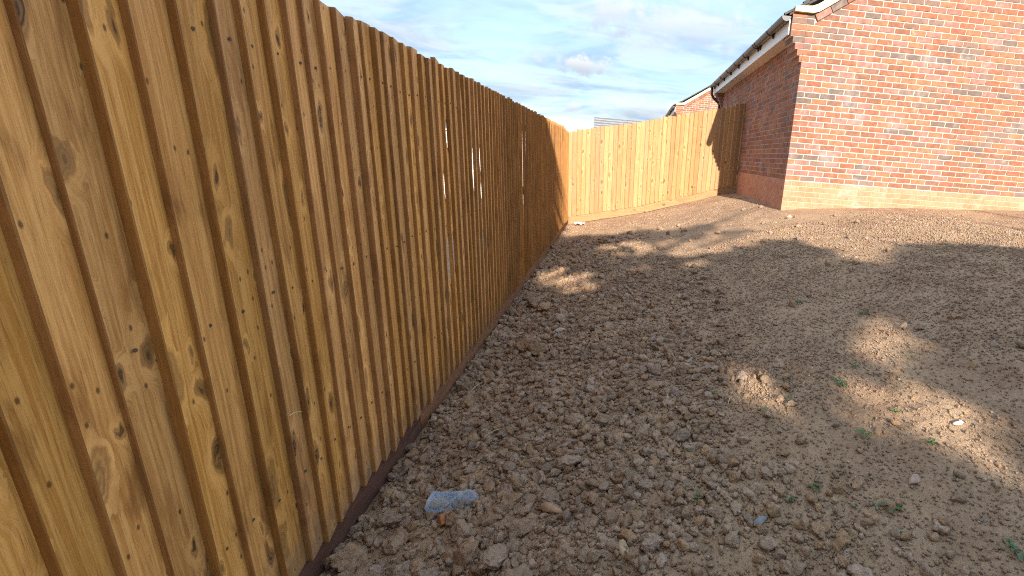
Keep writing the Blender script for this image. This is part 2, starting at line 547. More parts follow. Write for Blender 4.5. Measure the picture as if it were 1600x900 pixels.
xs = np.array(list(np.linspace(-80, -1.6, 14)) + steps(-1.2, 2.6, .017, .017) + steps(2.62, 7.0, .02, .05) + list(np.linspace(7.6, 80, 16)))
ys = np.array(list(np.linspace(-80, -.2, 18)) + steps(0.0, 3.0, .017, .017) + steps(3.02, 9.8, .02, .05) + list(np.linspace(10.4, 40, 14)) + [60, 100, 200, 400])
GXm, GYm = np.meshgrid(xs, ys, indexing='ij')
GZm = height(GXm, GYm)
nx, ny = len(xs), len(ys)
idx = np.arange(nx * ny).reshape(nx, ny)
quads = np.stack([idx[:-1, :-1], idx[1:, :-1], idx[1:, 1:], idx[:-1, 1:]], -1).reshape(-1, 4)
gme = mesh_np('ground', np.stack([GXm, GYm, GZm], -1).reshape(-1, 3), quads=quads, smooth=True)
ground = link('ground', gme, None, SOIL)
tag(ground, 'bare brown garden soil with clods sloping up towards the brick garage', kind='structure')

# clods ----------------------------------------------------------
def clod_shape(sub, seed, cuts=9, bump=.16, lump=0.0):
    bm = bmesh.new()
    bmesh.ops.create_icosphere(bm, subdivisions=sub, radius=1.0)
    v = np.array([p.co[:] for p in bm.verts])
    f = np.array([[q.index for q in p.verts] for p in bm.faces])
    bm.free()
    r = np.random.default_rng(seed)
    for k in range(cuts):
        n = r.normal(size=3); n /= np.linalg.norm(n)
        d = r.uniform(.48, .85)
        ex = np.maximum(0, v @ n - d)
        v = v - ex[:, None] * n[None]
    q = v * 1.6 + r.uniform(0, 50, 3)
    rad = 1 + bump * vnoise(q[:, 0], q[:, 1], q[:, 2], seed) + bump * .5 * vnoise(q[:, 0] * 2.4, q[:, 1] * 2.4, q[:, 2] * 2.4, seed + 1)
    if lump:
        q2 = v * 3.4 + 9.0
        rad += lump * (np.abs(vnoise(q2[:, 0], q2[:, 1], q2[:, 2], seed + 5)) - .3) + lump * .6 * (np.abs(vnoise(q2[:, 0] * 2.3, q2[:, 1] * 2.3, q2[:, 2] * 2.3, seed + 6)) - .3) + lump * .35 * vnoise(q2[:, 0] * 5, q2[:, 1] * 5, q2[:, 2] * 5, seed + 7)
    if sub >= 3:
        rad += bump * .32 * vnoise(q[:, 0] * 6, q[:, 1] * 6, q[:, 2] * 6, seed + 2)
    v = v * rad[:, None]
    v *= np.array([1.0, r.uniform(.7, .95), r.uniform(.55, .78)])
    return v, f


def rand_rot(n, tilt=.5):
    a = rng.uniform(0, 2 * np.pi, n)
    bx = rng.normal(0, tilt, n); by = rng.normal(0, tilt, n)
    ca, sa = np.cos(a), np.sin(a)
    Rz = np.zeros((n, 3, 3)); Rz[:, 0, 0] = ca; Rz[:, 0, 1] = -sa; Rz[:, 1, 0] = sa; Rz[:, 1, 1] = ca; Rz[:, 2, 2] = 1
    Rx = np.zeros((n, 3, 3)); Rx[:, 0, 0] = 1; Rx[:, 1, 1] = np.cos(bx); Rx[:, 1, 2] = -np.sin(bx); Rx[:, 2, 1] = np.sin(bx); Rx[:, 2, 2] = np.cos(bx)
    Ry = np.zeros((n, 3, 3)); Ry[:, 1, 1] = 1; Ry[:, 0, 0] = np.cos(by); Ry[:, 0, 2] = np.sin(by); Ry[:, 2, 0] = -np.sin(by); Ry[:, 2, 2] = np.cos(by)
    return Rz @ Rx @ Ry


def scatter(pos, rad, shapes, name, parent, sink=.25, smooth=False, mat=None):
    """many clods joined in one mesh"""
    V, F, base = [], [], 0
    which = rng.integers(0, len(shapes), len(pos))
    for k, (v, f) in enumerate(shapes):
        sel = np.where(which == k)[0]
        if not len(sel): continue
        R = rand_rot(len(sel), .7)
        vv = np.einsum('nij,vj->nvi', R, v) * rad[sel][:, None, None]
        vv += pos[sel][:, None, :]
        vv[:, :, 2] += (rad[sel] * (.45 - sink))[:, None]
        V.append(vv.reshape(-1, 3))
        off = (np.arange(len(sel)) * len(v))[:, None, None] + f[None] + base
        F.append(off.reshape(-1, 3))
        base += len(sel) * len(v)
    me = mesh_np(name, np.concatenate(V), tris=np.concatenate(F), smooth=smooth)
    o = link(name, me, parent, mat or CLOD)
    tag(o, kind='stuff')
    return o


def in_plot(x, y):
    return (x > -.962) & (y > .35) & (y < 9.65) & ~((x > 2.36) & (y > 6.2)) & (x < 6.9)


def coarse(x, y):
    """how cloddy the soil is: a heap along the fence, fine raked soil to the east"""
    edge = 1.05 - .10 * np.abs(y - 1.8) + .35 * vnoise(x * 1.1 + 5, y * 1.1, None, 41)
    c = np.clip((edge - x) / .9, 0, 1)
    return c * np.clip((7.0 - y) / 3.5, .15, 1)


# the largest clods, one object each
big_shapes = []
for k in range(14):
    v, f = clod_shape(4, 100 + k, cuts=10, bump=.18, lump=.28)
    me = mesh_np('clod', v, tris=f, smooth=True)
    me.materials.append(CLOD)
    big_shapes.append(me)
fixed = [(-.285, 1.367, .054), (-.337, 1.256, .060), (-.112, 1.206, .045), (-.88, 1.402, .060), (-.80, 1.31, .05), (-.46, 1.30, .05),
         (-.50, 1.41, .045), (-.41, 1.46, .042), (-.56, 1.24, .052), (-.66, 1.30, .044), (-.20, 1.50, .043), (-.36, 1.52, .048), (-.82, 1.56, .042),
         (-.163, 7.027, .11), (-.72, 4.25, .10), (-.60, 4.1, .08), (-.83, 4.5, .07), (-.80, 2.45, .05), (-.74, 2.33, .045),
         (-.60, 3.15, .07), (-.50, 3.05, .075), (-.66, 3.35, .06), (-.02, 2.0, .04), (.10, 1.55, .036), (.16, 1.48, .03), (.18, 1.7, .034),
         (-.70, 1.75, .03), (-.55, 1.70, .05), (.86, 4.55, .07), (.25, 1.93, .035), (-.40, 1.60, .042), (-.72, 1.25, .05), (-.25, 1.13, .05)]
spots = [(a, b, r * 1.15) for a, b, r in fixed]
tries = 0
while len(spots) < 300 and tries < 60000:
    tries += 1
    u = random.random()
    y = .95 + (u ** 1.7) * 5.2
    x = random.uniform(-.93, 1.5)
    c = float(coarse(np.array([x]), np.array([y]))[0])
    clump = float(vnoise(np.array([x * 2.2]), np.array([y * 2.2]), None, 77)[0])
    if random.random() > c ** 1.5 * (0.55 + .75 * clump): continue
    r = (.019 + .030 * random.random() ** 2.2) * (0.75 + .13 * y)
    if y < 2.0 and x < -.1 and random.random() < .30: r *= 1.5
    if any((x - a) ** 2 + (y - b) ** 2 < (.78 * (r + q)) ** 2 for a, b, q in spots): continue
    spots.append((x, y, r))
hz = height(np.array([s[0] for s in spots]), np.array([s[1] for s in spots]), False)
for k, (x, y, r) in enumerate(spots):
    o = link('clod', big_shapes[k % len(big_shapes)], ground)
    o.location = (x, y, hz[k] + r * .36)
    o.scale = (r, r * random.uniform(.85, 1.1), r * random.uniform(.85, 1.1))
    o.rotation_euler = (random.uniform(-.4, .4), random.uniform(-.4, .4), random.uniform(0, 6.28))


def sample(n, fn, xr, yr, ypow=1.6):
    x = rng.uniform(xr[0], xr[1], n)
    y = yr[0] + rng.uniform(0, 1, n) ** ypow * (yr[1] - yr[0])
    k = in_plot(x, y) & (rng.uniform(0, 1, n) < fn(x, y))
    # keep to what the camera can see, with a margin
    k &= (x < 1.9 + 1.25 * y)
    return x[k], y[k]


mid_shapes = [clod_shape(2, 200 + k, 6, .30, .26) for k in range(14)]
large_shapes = [clod_shape(3, 230 + k, 7, .26, .30) for k in range(14)]
sm_shapes = [clod_shape(1, 300 + k, 5, .25) for k in range(10)]
x, y = sample(42000, lambda x, y: np.clip(coarse(x, y) * (.75 + .6 * vnoise(x * 3, y * 3, None, 55)) + .012, 0, 1), (-.96, 3), (.8, 7.5), 1.3)
print('mid clods', len(x))
r = (.008 + .026 * rng.uniform(0, 1, len(x)) ** 2.6) * (0.8 + .10 * y)
P = np.stack([x, y, height(x, y)], -1)
bigger = r > .021
print('bigger', bigger.sum())
scatter(P[bigger], r[bigger], large_shapes, 'larger_clods', ground, .15, False)
scatter(P[~bigger], r[~bigger], mid_shapes, 'medium_clods', ground, .12, False)
x, y = sample(112000, lambda x, y: np.clip(.45 + .5 * coarse(x, y) + .5 * vnoise(x * 2.6, y * 2.6, None, 56), 0.06, 1) * np.where((x > 2.2) & (y > 5.2), .45, 1), (-.96, 6.8), (.5, 9.6), 1.6)
r = (.0034 + .0085 * rng.uniform(0, 1, len(x)) ** 2.6) * (0.75 + .15 * y) * (.72 + .5 * coarse(x, y))
scatter(np.stack([x, y, height(x, y)], -1), r, [(v, f) for v, f in [clod_shape(1, 320 + k, 3, .45) for k in range(10)]], 'small_crumbs', ground, .08, False, CRUMB)
print('crumbs', len(x))

OCT = np.array([[1, 0, 0], [-1, 0, 0], [0, 1, 0], [0, -1, 0], [0, 0, 1], [0, 0, -1]], float)
OCF = np.array([[0, 2, 4], [2, 1, 4], [1, 3, 4], [3, 0, 4], [2, 0, 5], [1, 2, 5], [3, 1, 5], [0, 3, 5]])
octs = [(OCT * rng.uniform(.6, 1.25, (6, 1)) + rng.normal(0, .16, (6, 3)), OCF) for _ in range(10)]
x, y = sample(125000, lambda x, y: np.clip(.65 + .5 * vnoise(x * 3.1 + 2, y * 3.1, None, 58), .1, 1), (-.6, 4.2), (.6, 5.5), 1.5)
r = (.0026 + .0050 * rng.uniform(0, 1, len(x)) ** 2.2) * (0.8 + .18 * y)
print('fine', len(x))
scatter(np.stack([x, y, height(x, y)], -1), r, octs, 'fine_crumbs', ground, .1, False, CRUMB)

# ---------------------------------------------------------------- featheredge boards
def board_mesh(name, hgt, width=.114, t0=.022, t1=.008, lift=.009, seg=4, notch=None, seed=0, sway=.003, cd=.002, cw=.002):
    """featheredge board: thick near edge with a worn arris, thin far edge"""
    r = random.Random(seed)
    V, F = [], []
    ph, am = r.uniform(0, 6), r.uniform(.3, 1) * sway
    zs = [hgt * i / seg for i in range(seg + 1)]
    if notch:
        extra = []
        for a, b, d in notch:
            for q in range(7):
                extra.append(a + (b - a) * q / 6)
        zs = sorted(set(zs + [min(max(e, 0.001), hgt - .001) for e in extra]))
    tl = r.uniform(-.006, .006)
    for i, z in enumerate(zs):
        o = am * math.sin(z * 2.1 + ph)
        ox = o * .6
        wd = width
        for a, b, d in (notch or []):
            q = (z - a) / (b - a)
            if 0 <= q <= 1:
                wd -= d * .8 * math.sin(math.pi * q) ** .6
        top = tl if i == len(zs) - 1 else 0
        k1, k2 = cd * r.uniform(.6, 1.5), cw * r.uniform(.6, 1.5)
        V += [(lift + ox, o, z - top), (lift + t0 - k1 + ox, o, z - top), (lift + t0 + ox, o + k2, z - top), (t1 + ox, o + wd, z + top), (ox, o + wd, z + top)]
    n = len(zs)
    mi = []
    for i in range(n - 1):
        b = i * 5
        for k in range(5):
            j = (k + 1) % 5
            F.append((b + k, b + j, b + 5 + j, b + 5 + k))
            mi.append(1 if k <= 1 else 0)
    F.append((0, 4, 3, 2, 1))
    F.append(tuple(5 * n - 5 + k for k in range(5)))
    mi += [0, 0]
    me = bpy.data.meshes.new(name)
    me.from_pydata(V, [], F)
    me.polygons.foreach_set('material_index', mi)
    me.update()
    return me


# long fence: x = -0.96, runs along y
FX = -0.985
fence = empty('timber_fence', (FX, 4.4, 0))
tag(fence, 'long golden brown featheredge timber fence with narrow gaps between some boards', 'fence')
edges = [.751, .841, .930, 1.023, 1.118, 1.221, 1.3276, 1.411, 1.497, 1.582, 1.668, 1.753, 1.839, 1.925, 2.003, 2.092, 2.169, 2.255, 2.347, 2.44, 2.535, 2.621, 2.71, 2.804]
y = .751
while y > -1.2:
    y -= random.uniform(.086, .098); edges.insert(0, y)
y = edges[-1]
while y < 9.70:
    y += random.uniform(.084, .097); edges.append(y)
NOTCH = [(2.88, 1.39, 1.6, 0.044), (2.63, 1.06, 1.42, 0.036), (2.8, 1.1, 1.33, 0.038), (2.79, .60, .95, .060), (2.88, .66, .95, .065),
         (3.34, 1.08, 1.48, .045), (3.45, 1.22, 1.48, .040), (3.52, 1.04, 1.22, .040), (3.53, .62, .86, .055), (3.17, 1.73, 1.95, .040),
         (4.32, .05, .34, .075), (4.41, 1.26, 1.66, .055), (4.61, .84, 1.54, .055), (4.80, 1.0, 1.40, .055), (3.70, .50, .90, .05),
         (5.1, .5, 1.0, .055), (3.9, 1.1, 1.5, .035), (5.6, .9, 1.4, .055), (6.0, .5, 1.0, .055), (4.05, .6, .95, .045)]
TOPZ = 1.862
for i, y in enumerate(edges[:-1]):
    z0 = .085 + random.uniform(-.012, .012)
    drop = .05 * min(max((y - 8.7) / .8, 0), 1)
    hgt = TOPZ - drop + random.uniform(-.007, .007) - z0
    nxt = edges[i + 1]
    nt = [(a - z0, b - z0, d) for (yy, a, b, d) in NOTCH if y < yy <= nxt]
    dark = 4.25 < y < 4.75
    wdt = (nxt - y) + .026
    if nt:
        me = board_mesh('board', hgt, wdt, notch=nt, seed=500 + i, seg=6)
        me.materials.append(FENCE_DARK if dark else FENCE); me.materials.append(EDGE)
        o = link('board', me, fence)
    elif dark:
        me = board_mesh('board', hgt, wdt, seed=500 + i)
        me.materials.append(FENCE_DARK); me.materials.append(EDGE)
        o = link('board', me, fence)
    else:
        me = board_mesh('board', hgt, wdt, seed=900 + i, t0=random.uniform(.019, .024))
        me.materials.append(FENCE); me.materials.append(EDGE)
        o = link('board', me, fence)
    o.location = (random.uniform(-.0015, .0025), y - 4.4, z0)
    o.rotation_euler = (min(.0035, max(-.0035, random.gauss(0, .0025))), 0, random.gauss(0, .004))
nm = MB()
nm.tube([(0, 0, 0), (.0022, 0, 0)], .0045, 8)
nail = nm.mesh('nail'); nail.materials.append(plain('weathered_nail', (.115, .075, .050), .7, .2, .3, 60))
for o in [c for c in fence.children if c.name.startswith('board')]:
    yb = o.location.y + 4.4
    if .6 < yb < 3.4:
        for zr in (.40, 1.0, 1.66):
            q = link('nail', nail, o)
            q.location = (.024 + random.uniform(-.001, .001), .034 + random.uniform(-.008, .010), zr - o.location.z + random.uniform(-.012, .012))
for a, b, mt in [(-1.2, 2.24, GRAVEL_DARK), (2.245, 5.24, GRAVEL_MID), (5.245, 8.0, GRAVEL_MID), (8.005, 9.74, GRAVEL_MID)]:
    mb = MB()
    n = max(2, int((b - a) / .12))
    rr = random.Random(int(a * 10))
    for i in range(n):
        pass
    L = b - a
    V, F = [], []
    for i in range(n + 1):
        yy = -L / 2 + L * i / n
        wv = rr.uniform(-.0015, .0015)
        V += [(-.030, yy, -.13), (-.004 + wv, yy, -.13), (-.007 + wv, yy, .075 + rr.uniform(-.002, .002)), (-.030, yy, .075)]
    for i in range(n):
        q = i * 4
        for k in range(4):
            j = (k + 1) % 4
            F.append((q + k, q + 4 + k, q + 4 + j, q + j))
    F += [(0, 1, 2, 3), (4 * n + 3, 4 * n + 2, 4 * n + 1, 4 * n)]
    me = bpy.data.meshes.new('gravel_board'); me.from_pydata(V, [], F); me.update()
    me.materials.append(mt)
    o = link('gravel_board', me, fence)
    o.location = (.018, (a + b) / 2 - 4.4, .035)
    if mt is GRAVEL_DARK: o['label'] = 'dark brown gravel board under the fence boards'
for z in (.40, 1.0, 1.66):
    mb = MB()
    mb.box(-.055, -.002, -5.6, 5.28, -.032, .032)
    o = mb.build('rail', RAIL, fence); o.location = (0, 0, z)
for k in range(5):
    mb = MB()
    mb.box(-.16, -.058, -.05, .05, -.3, 1.80)
    o = mb.build('post', CONCRETE, fence); o.location = (0, -5.2 + 2.55 * k, 0)

# pale splinter sticking out of one board
mb = MB()
mb.tube([(0, 0, 0), (.010, .02, .006), (.014, .045, -.006)], [.0012, .0016, .0006], 5)
o = mb.build('splinter', plain('fresh_wood', (.62, .48, .27), .8), fence)
o.location = (.025, 1.335 - 4.4, .62)

# cross fence: y = 9.75, climbs with the bank
cf = empty('cross_fence', (.85, 9.78, 0.3))
tag(cf, 'pale sunlit timber fence climbing the bank to the brick garage', 'fence')
bx = [-.985]
while bx[-1] < 2.56: bx.append(bx[-1] + random.uniform(.083, .096))


def cf_bottom(x): return float(np.interp(x, [-.99, -.89, .53, 2.28, 2.7], [.118, .139, .441, .945, 1.06]))
def cf_top(x): return float(np.interp(x, [-.95, -.917, .435, 2.11, 2.57, 2.7], [1.82, 1.834, 2.127, 2.537, 2.65, 2.68]))


for i, x0 in enumerate(bx[:-1]):
    x1 = bx[i + 1]
    z0 = cf_bottom((x0 + x1) / 2) + random.uniform(-.004, .004)
    z1 = cf_top((x0 + x1) / 2) + random.uniform(-.014, .014)
    if x0 > 2.12: z1 += .012
    me = board_mesh('board', z1 - z0, (x1 - x0) + .018, t0=.024, seed=1500 + i, cd=.020, cw=.011)
    me.materials.append(PALE); me.materials.append(PALE)
    o = link('board', me, cf)
    o.location = (x0 - .85, random.uniform(-.002, .002), z0 - .3)
    # local +x (front) must look to -y, local +y (width) along +x
    o.rotation_euler = (0, random.gauss(0, .003), -math.pi / 2)
    o.scale = (1, 1, 1)
    M = Matrix(((0, 1, 0), (-1, 0, 0), (0, 0, 1)))
    if random.random() < .5:
        pass
for k in range(3):
    mb = MB()
    x0, x1 = -.95, 2.62
    off = (.30, .85, 1.45)[k]
    pts = []
    for xx in np.linspace(x0, x1, 6):
        pts.append((xx - .85, cf_bottom(xx) + off - .3))
    for a, b in zip(pts[:-1], pts[1:]):
        mb.prism([(a[0], .003, a[1] - .03), (b[0], .003, b[1] - .03), (b[0], .003, b[1] + .03), (a[0], .003, a[1] + .03)], (0, -.05, 0))
    mb.build('rail', RAIL, cf)
for a, b in [(-.96, .62), (.622, 2.2), (2.203, 2.60)]:
    mb = MB()
    xsn = np.linspace(a, b, 7)
    for p, q in zip(xsn[:-1], xsn[1:]):
        mb.prism([(p - .85, -.012, cf_bottom(p) - .155 - .3), (q - .85, -.012, cf_bottom(q) - .155 - .3),
                  (q - .85, -.012, cf_bottom(q) + .006 - .3), (p - .85, -.012, cf_bottom(p) + .006 - .3)], (0, -.03, 0))
    o = mb.build('gravel_board', GRAVEL_PALE, cf)
for x in (-.90, .65, 2.2, 2.60):
    mb = MB()
    mb.box(x - .05 - .85, x + .05 - .85, .06, .16, cf_bottom(x) - .5 - .3, cf_top(x) - .06 - .3)
    mb.build('post', CONCRETE, cf)

# ---------------------------------------------------------------- brick garage
TH = math.radians(2.5)
SDV = Vector((math.sin(TH), math.cos(TH), 0))      # along the side wall, away from the camera
GDV = Vector((math.cos(TH), -math.sin(TH), 0))     # along the gable wall, to the right
PZ0 = 1.46 - .176                                   # top of the plinth
CO = .075                                           # course
EAVE = PZ0 + 29 * CO                                # where the verge starts
SLOPE = .64
GW, GL = 7.2, 6.35                                  # width and length of the garage


def verge_z(s):
    s = min(s, GW - s)
    return EAVE + (SLOPE * (s - .10) if s > .10 else 0.0)


def clip_slope(poly):
    """keep the part of a wall polygon (s, z) below the two verge lines"""
    for sgn in (1, -1):
        out = []
        if not poly: return None
        mid = sum(p[0] for p in poly) / len(poly)
        mid = mid if sgn > 0 else GW - mid
        def f(p):
            s = p[0] if sgn > 0 else GW - p[0]
            if mid < .20: return EAVE - .02 - p[1]
            return (EAVE - .02 + SLOPE * (s - .10) - .115) - p[1]
        for i in range(len(poly)):
            a, b = poly[i], poly[(i + 1) % len(poly)]
            fa, fb = f(a), f(b)
            if fa >= 0: out.append(a)
            if (fa >= 0) != (fb >= 0):
                t = fa / (fa - fb)
                out.append((a[0] + (b[0] - a[0]) * t, a[1] + (b[1] - a[1]) * t))
        poly = out
        if len(poly) < 3: return None
    return poly


def pick(): return random.choices(range(len(BRICKS)), BW)[0]


def garage(name, loc, label, detail):
    root = empty(name, loc, -TH)
    tag(root, label, 'garage', 'brick garages')
    # local frame: x along the gable, y along the side wall, z up with 0 at the world's zero
    rnd = random.Random(99)
    # gable: mortar core
    core = MB()
    n_c = (0, -.25, 0)
    core.prism([(.006, .006, PZ0 - .9), (GW - .006, .006, PZ0 - .9), (GW - .006, .006, EAVE - .03), (GW / 2, .006, EAVE - .03 + SLOPE * (GW / 2 - .10)), (.006, .006, EAVE - .03)], (0, -.24, 0))
    gable = core.build('gable_wall', MORTAR, root)
    indiv, rest = [], MB()
    last = None
    for row in range(-6, 62):
        z0 = PZ0 + row * CO + .006
        z1 = z0 + .063
        s = 0.0
        first = True
        streak = rnd.random()
        while s < GW - .01:
            if first and row % 2: L = .1025
            else: L = .215
            first = False
            e = min(s + L, GW)
            mi = pick()
            if last == 6 and rnd.random() < .38: mi = 6
            if last == 5 and rnd.random() < .25: mi = 5
            last = mi
            poly = clip_slope([(s, z0), (e, z0), (e, z1), (s, z1)])
            if poly:
                full = len(poly) == 4 and abs(poly[0][0] - s) < 1e-6 and abs(poly[1][0] - e) < 1e-6 and abs(poly[2][1] - z1) < 1e-6 and abs(poly[3][1] - z1) < 1e-6
                push = rnd.uniform(-.0015, .0025)
                if detail and row >= 0 and full and L > .2 and 0 < s < 3.7 and e - s > .2:
                    indiv.append((s, z0, mi, push))
                elif row < 0:
                    rest.prism([(p[0], -.001 + push * .5, p[1]) for p in poly], (0, -.1, 0), 7 + (rnd.random() < .5))
                else:
                    rest.prism([(p[0], -push, p[1]) for p in poly], (0, -.1, 0), mi)
            s = e + .010
    if detail:
        # the 300 that show largest: nearest to the camera
        C = Vector(CAM)
        indiv.sort(key=lambda q: (Vector(loc) + GDV * (q[0] + .1) + Vector((0, 0, q[1])) - C).length)
        keep, spill = indiv[:300], indiv[300:]
        for s, z0, mi, push in spill:
            rest.prism([(s, -push, z0), (s + .213, -push, z0), (s + .213, -push, z0 + .063), (s, -push, z0 + .063)], (0, -.1, 0), mi)
        bms = []
        for k in range(len(BRICKS)):
            mb = MB()
            c = .0025
            mb.box(0, .213, c, .1, 0, .063)
            mb.v = [(x, y, z) for x, y, z in mb.v]
            # arrises knocked off a little
            b = len(mb.v)
            fr = [(c, 0, c), (.213 - c, 0, c), (.213 - c, 0, .063 - c), (c, 0, .063 - c)]
            mb.v += fr
            mb.f[2] = (b, b + 1, b + 2, b + 3)
            for (i0, i1, j0, j1) in [(0, 1, 0, 1), (1, 5, 1, 2), (5, 4, 2, 3), (4, 0, 3, 0)]:
                mb.f.append((i0, i1, b + j1, b + j0)); mb.mi.append(0)
            me = mb.mesh('brick'); me.materials.append(BRICKS[k]); bms.append(me)
        for s, z0, mi, push in keep:
            o = link('brick', bms[mi], gable)
            o.location = (s, -push, z0)
            o.rotation_euler = (rnd.gauss(0, .006), rnd.gauss(0, .004), rnd.gauss(0, .004))
    rb = rest.mesh('bricks')
    for k in BRICKS + PLINTH: rb.materials.append(k)
    o = link('remaining_bricks', rb, gable); tag(o, kind='stuff')
    # sloping course of bricks on edge under the verge
    ang = math.atan(SLOPE)
    ux, uz = math.cos(ang), math.sin(ang)
    joined = MB()
    for side in (0, 1):
        n = int((GW / 2 - .16) / ux / .225)
        for k in range(n):
            a0 = .14 + k * .225 * ux
            zb = EAVE - .02 + SLOPE * (a0 - .10) - .105
            p = [(a0, zb), (a0 + .215 * ux, zb + .215 * uz), (a0 + .215 * ux - .085 * uz, zb + .215 * uz + .085 * ux), (a0 - .085 * uz, zb + .085 * ux)]
            if side: p = [(GW - q[0], q[1]) for q in p][::-1]
            if detail and not side and k < 14:
                so = MB()
                so.prism([(q[0], -.022, q[1]) for q in p], (0, -.12, 0))
                so.build('verge_brick', BRICKS[pick()], gable)
            else:
                joined.prism([(q[0], -.022, q[1]) for q in p], (0, -.12, 0), pick())
    me = joined.mesh('sloping_bricks')
    for k in BRICKS: me.materials.append(k)
    tag(link('sloping_bricks', me, gable), kind='stuff')
    # side walls
    for sx, sgn in ((0.0, -1), (GW, 1)):
        sc_ = MB()
        x0 = sx - sgn * .006
        sc_.box(min(x0, x0 - sgn * .22), max(x0, x0 - sgn * .22), .24, GL - .01, PZ0 - .9, EAVE - .2)
        wl = sc_.build('side_wall', MORTAR, root)
        mb = MB()
        for row in range(-6, 27):
            z0 = PZ0 + row * CO + .005; z1 = z0 + .065
            s, first = 0.0, True
            while s < GL - .01:
                L = .1025 if (first and row % 2 == 0) else .215
                first = False
                e = min(s + L, GL)
                push = rnd.uniform(-.0015, .0025)
                mi = pick() if row >= 0 else 7 + (rnd.random() < .5)
                x1 = sx + sgn * push
                s0 = s + (.101 if s == 0 else 0)     # the gable's own bricks fill the corner
                if e - s0 > .01:
                    mb.box(min(x1, x1 - sgn * .1), max(x1, x1 - sgn * .1), s0, e, z0, z1, mi)
                s = e + .010
        me = mb.mesh('side_bricks')
        for k in BRICKS + PLINTH: me.materials.append(k)
        tag(link('side_bricks', me, wl), kind='stuff')
    # back wall
    mb = MB()
    mb.box(.25, GW - .25, GL - .24, GL - .012, PZ0 - .9, EAVE - .2)
    mb.build('back_wall', MORTAR, root)
    # plinth mortar strips, 2 mm behind the plinth bricks
    mb = MB()
    mb.box(.002, GW - .002, .003, .0055, PZ0 - .9, PZ0 - .008)
    mb.box(.003, .0055, .006, GL, PZ0 - .9, PZ0 - .008)
    mb.build('plinth_joints', PLINTH_MORTAR, root)
    # kneelers: stepped brick corbels at the four corners
    for gx, sg in ((0, -1), (GW, 1)):
        for gy in (0, GL - .33):
            mb = MB()
            for k in range(8):
                pr = .040 * min(k + 1, 5)
                z0 = PZ0 + (21 + k) * CO + .005
                yb = gy - (.001 if gy == 0 else 0)
                xa, xb = (gx + sg * pr, gx + sg * .003)
                mb.box(min(xa, xb), max(xa, xb), yb, gy + .33, z0, z0 + .065, pick())
                xa2 = gx + sg * (pr - .006)
                mb.box(min(xa2, gx), max(xa2, gx), yb + .006, gy + .324, z0 - .006, z0 + .071, len(BRICKS))
            me = mb.mesh('kneeler')
            for q in BRICKS + [MORTAR]: me.materials.append(q)
            link('kneeler', me, root)
    # roof: two slopes with real eaves tiles
    rb = MB()
    hgt = SLOPE * (GW / 2 - .10)
    for sd in (0, 1):
        pts = [(-.24, EAVE - .06), (GW / 2, EAVE + SLOPE * (GW / 2 + .24) - .13), (GW / 2, EAVE + SLOPE * (GW / 2 + .24) - .09), (-.24, EAVE - .025)]
        if sd: pts = [(GW - p[0], p[1]) for p in pts][::-1]
        rb.prism([(p[0], .02, p[1]) for p in pts], (0, -(GL - .03), 0))
    roof = rb.build('roof', TILE, root)
    ang2 = math.atan(SLOPE)
    tm = MB()
    tm.box(0, .36, .003, .297, 0, .014)
    tm.box(0, .36, .003, .045, .014, .026)
    tmesh = tm.mesh('tile'); tmesh.materials.append(TILE)
    for k in range(int(GL / .30)):
        for c in range(3 if detail else 1):
            o = link('tile', tmesh, roof)
            o.location = (-.305 + c * .28 * math.cos(ang2), .0 + k * .30, EAVE - .062 + (c * .28) * SLOPE * math.cos(ang2) + c * .004)
            o.rotation_euler = (0, -ang2 + .06, 0)
    # verge capping
    for yy in (0, GL):
        for sd in (0, 1):
            mb = MB()
            pts = [(-.19, EAVE - .018), (.06, EAVE - .018), (.14, EAVE + .005), (GW / 2, EAVE + SLOPE * (GW / 2 - .10) - .01), (GW / 2, EAVE + SLOPE * (GW / 2 - .10) + .075),
                   (.10, EAVE + .085), (.03, EAVE + .06), (-.19, EAVE + .045)]
            if sd: pts = [(GW - p[0], p[1]) for p in pts][::-1]
            y0 = -.05 if yy == 0 else GL - .05
            # split the bent strip in convex pieces
            q = pts if not sd else pts[::-1]
            for a, b, c2, d in ((0, 1, 6, 7), (1, 2, 5, 6), (2, 3, 4, 5)):
                quad = [q[a], q[b], q[c2], q[d]]
                if sd: quad = quad[::-1]
                mb.prism([(p[0], y0, p[1]) for p in quad], (0, -.09, 0))
            mb.build('verge', VERGE, root)
    # eaves: fascia, soffit, gutter with brackets
    for gx, sg in ((0, -1), (GW, 1)):
        xo = gx + sg * .22
        mb = MB(); mb.box(min(xo, xo - sg * .018), max(xo, xo - sg * .018), .06, GL - .05, 3.185, 3.365)
        mb.build('fascia', UPVC_WHITE, root)
        mb = MB(); mb.box(min(xo - sg * .020, gx + sg * .006), max(xo - sg * .020, gx + sg * .006), .335, GL - .335, 3.19, 3.20)
        mb.build('soffit', SOFFIT, root)
        gc = gx + sg * .285
        gz_ = 3.385
        mb = MB()
        seg = 12
        ring_o = [(gc + .062 * math.cos(math.pi + math.pi * k / seg), gz_ + .062 * math.sin(math.pi + math.pi * k / seg)) for k in range(seg + 1)]
        ring_i = [(gc + .057 * math.cos(math.pi + math.pi * k / seg), gz_ + .057 * math.sin(math.pi + math.pi * k / seg)) for k in range(seg + 1)]
        for k in range(seg):
            p = [ring_o[k], ring_o[k + 1], ring_i[k + 1], ring_i[k]]
            mb.prism([(q[0], .0, q[1]) for q in p], (0, -(GL - .0), 0))
        for y0 in (-.004, GL + .001):
            mb.prism([(q[0], y0, q[1]) for q in ring_o], (0, -.003, 0))
        gut = mb.build('gutter', BLACK_PVC, root)
        br = MB()
        ro = [(gc + .069 * math.cos(math.pi + math.pi * k / seg), gz_ + .069 * math.sin(math.pi + math.pi * k / seg)) for k in range(seg + 1)]
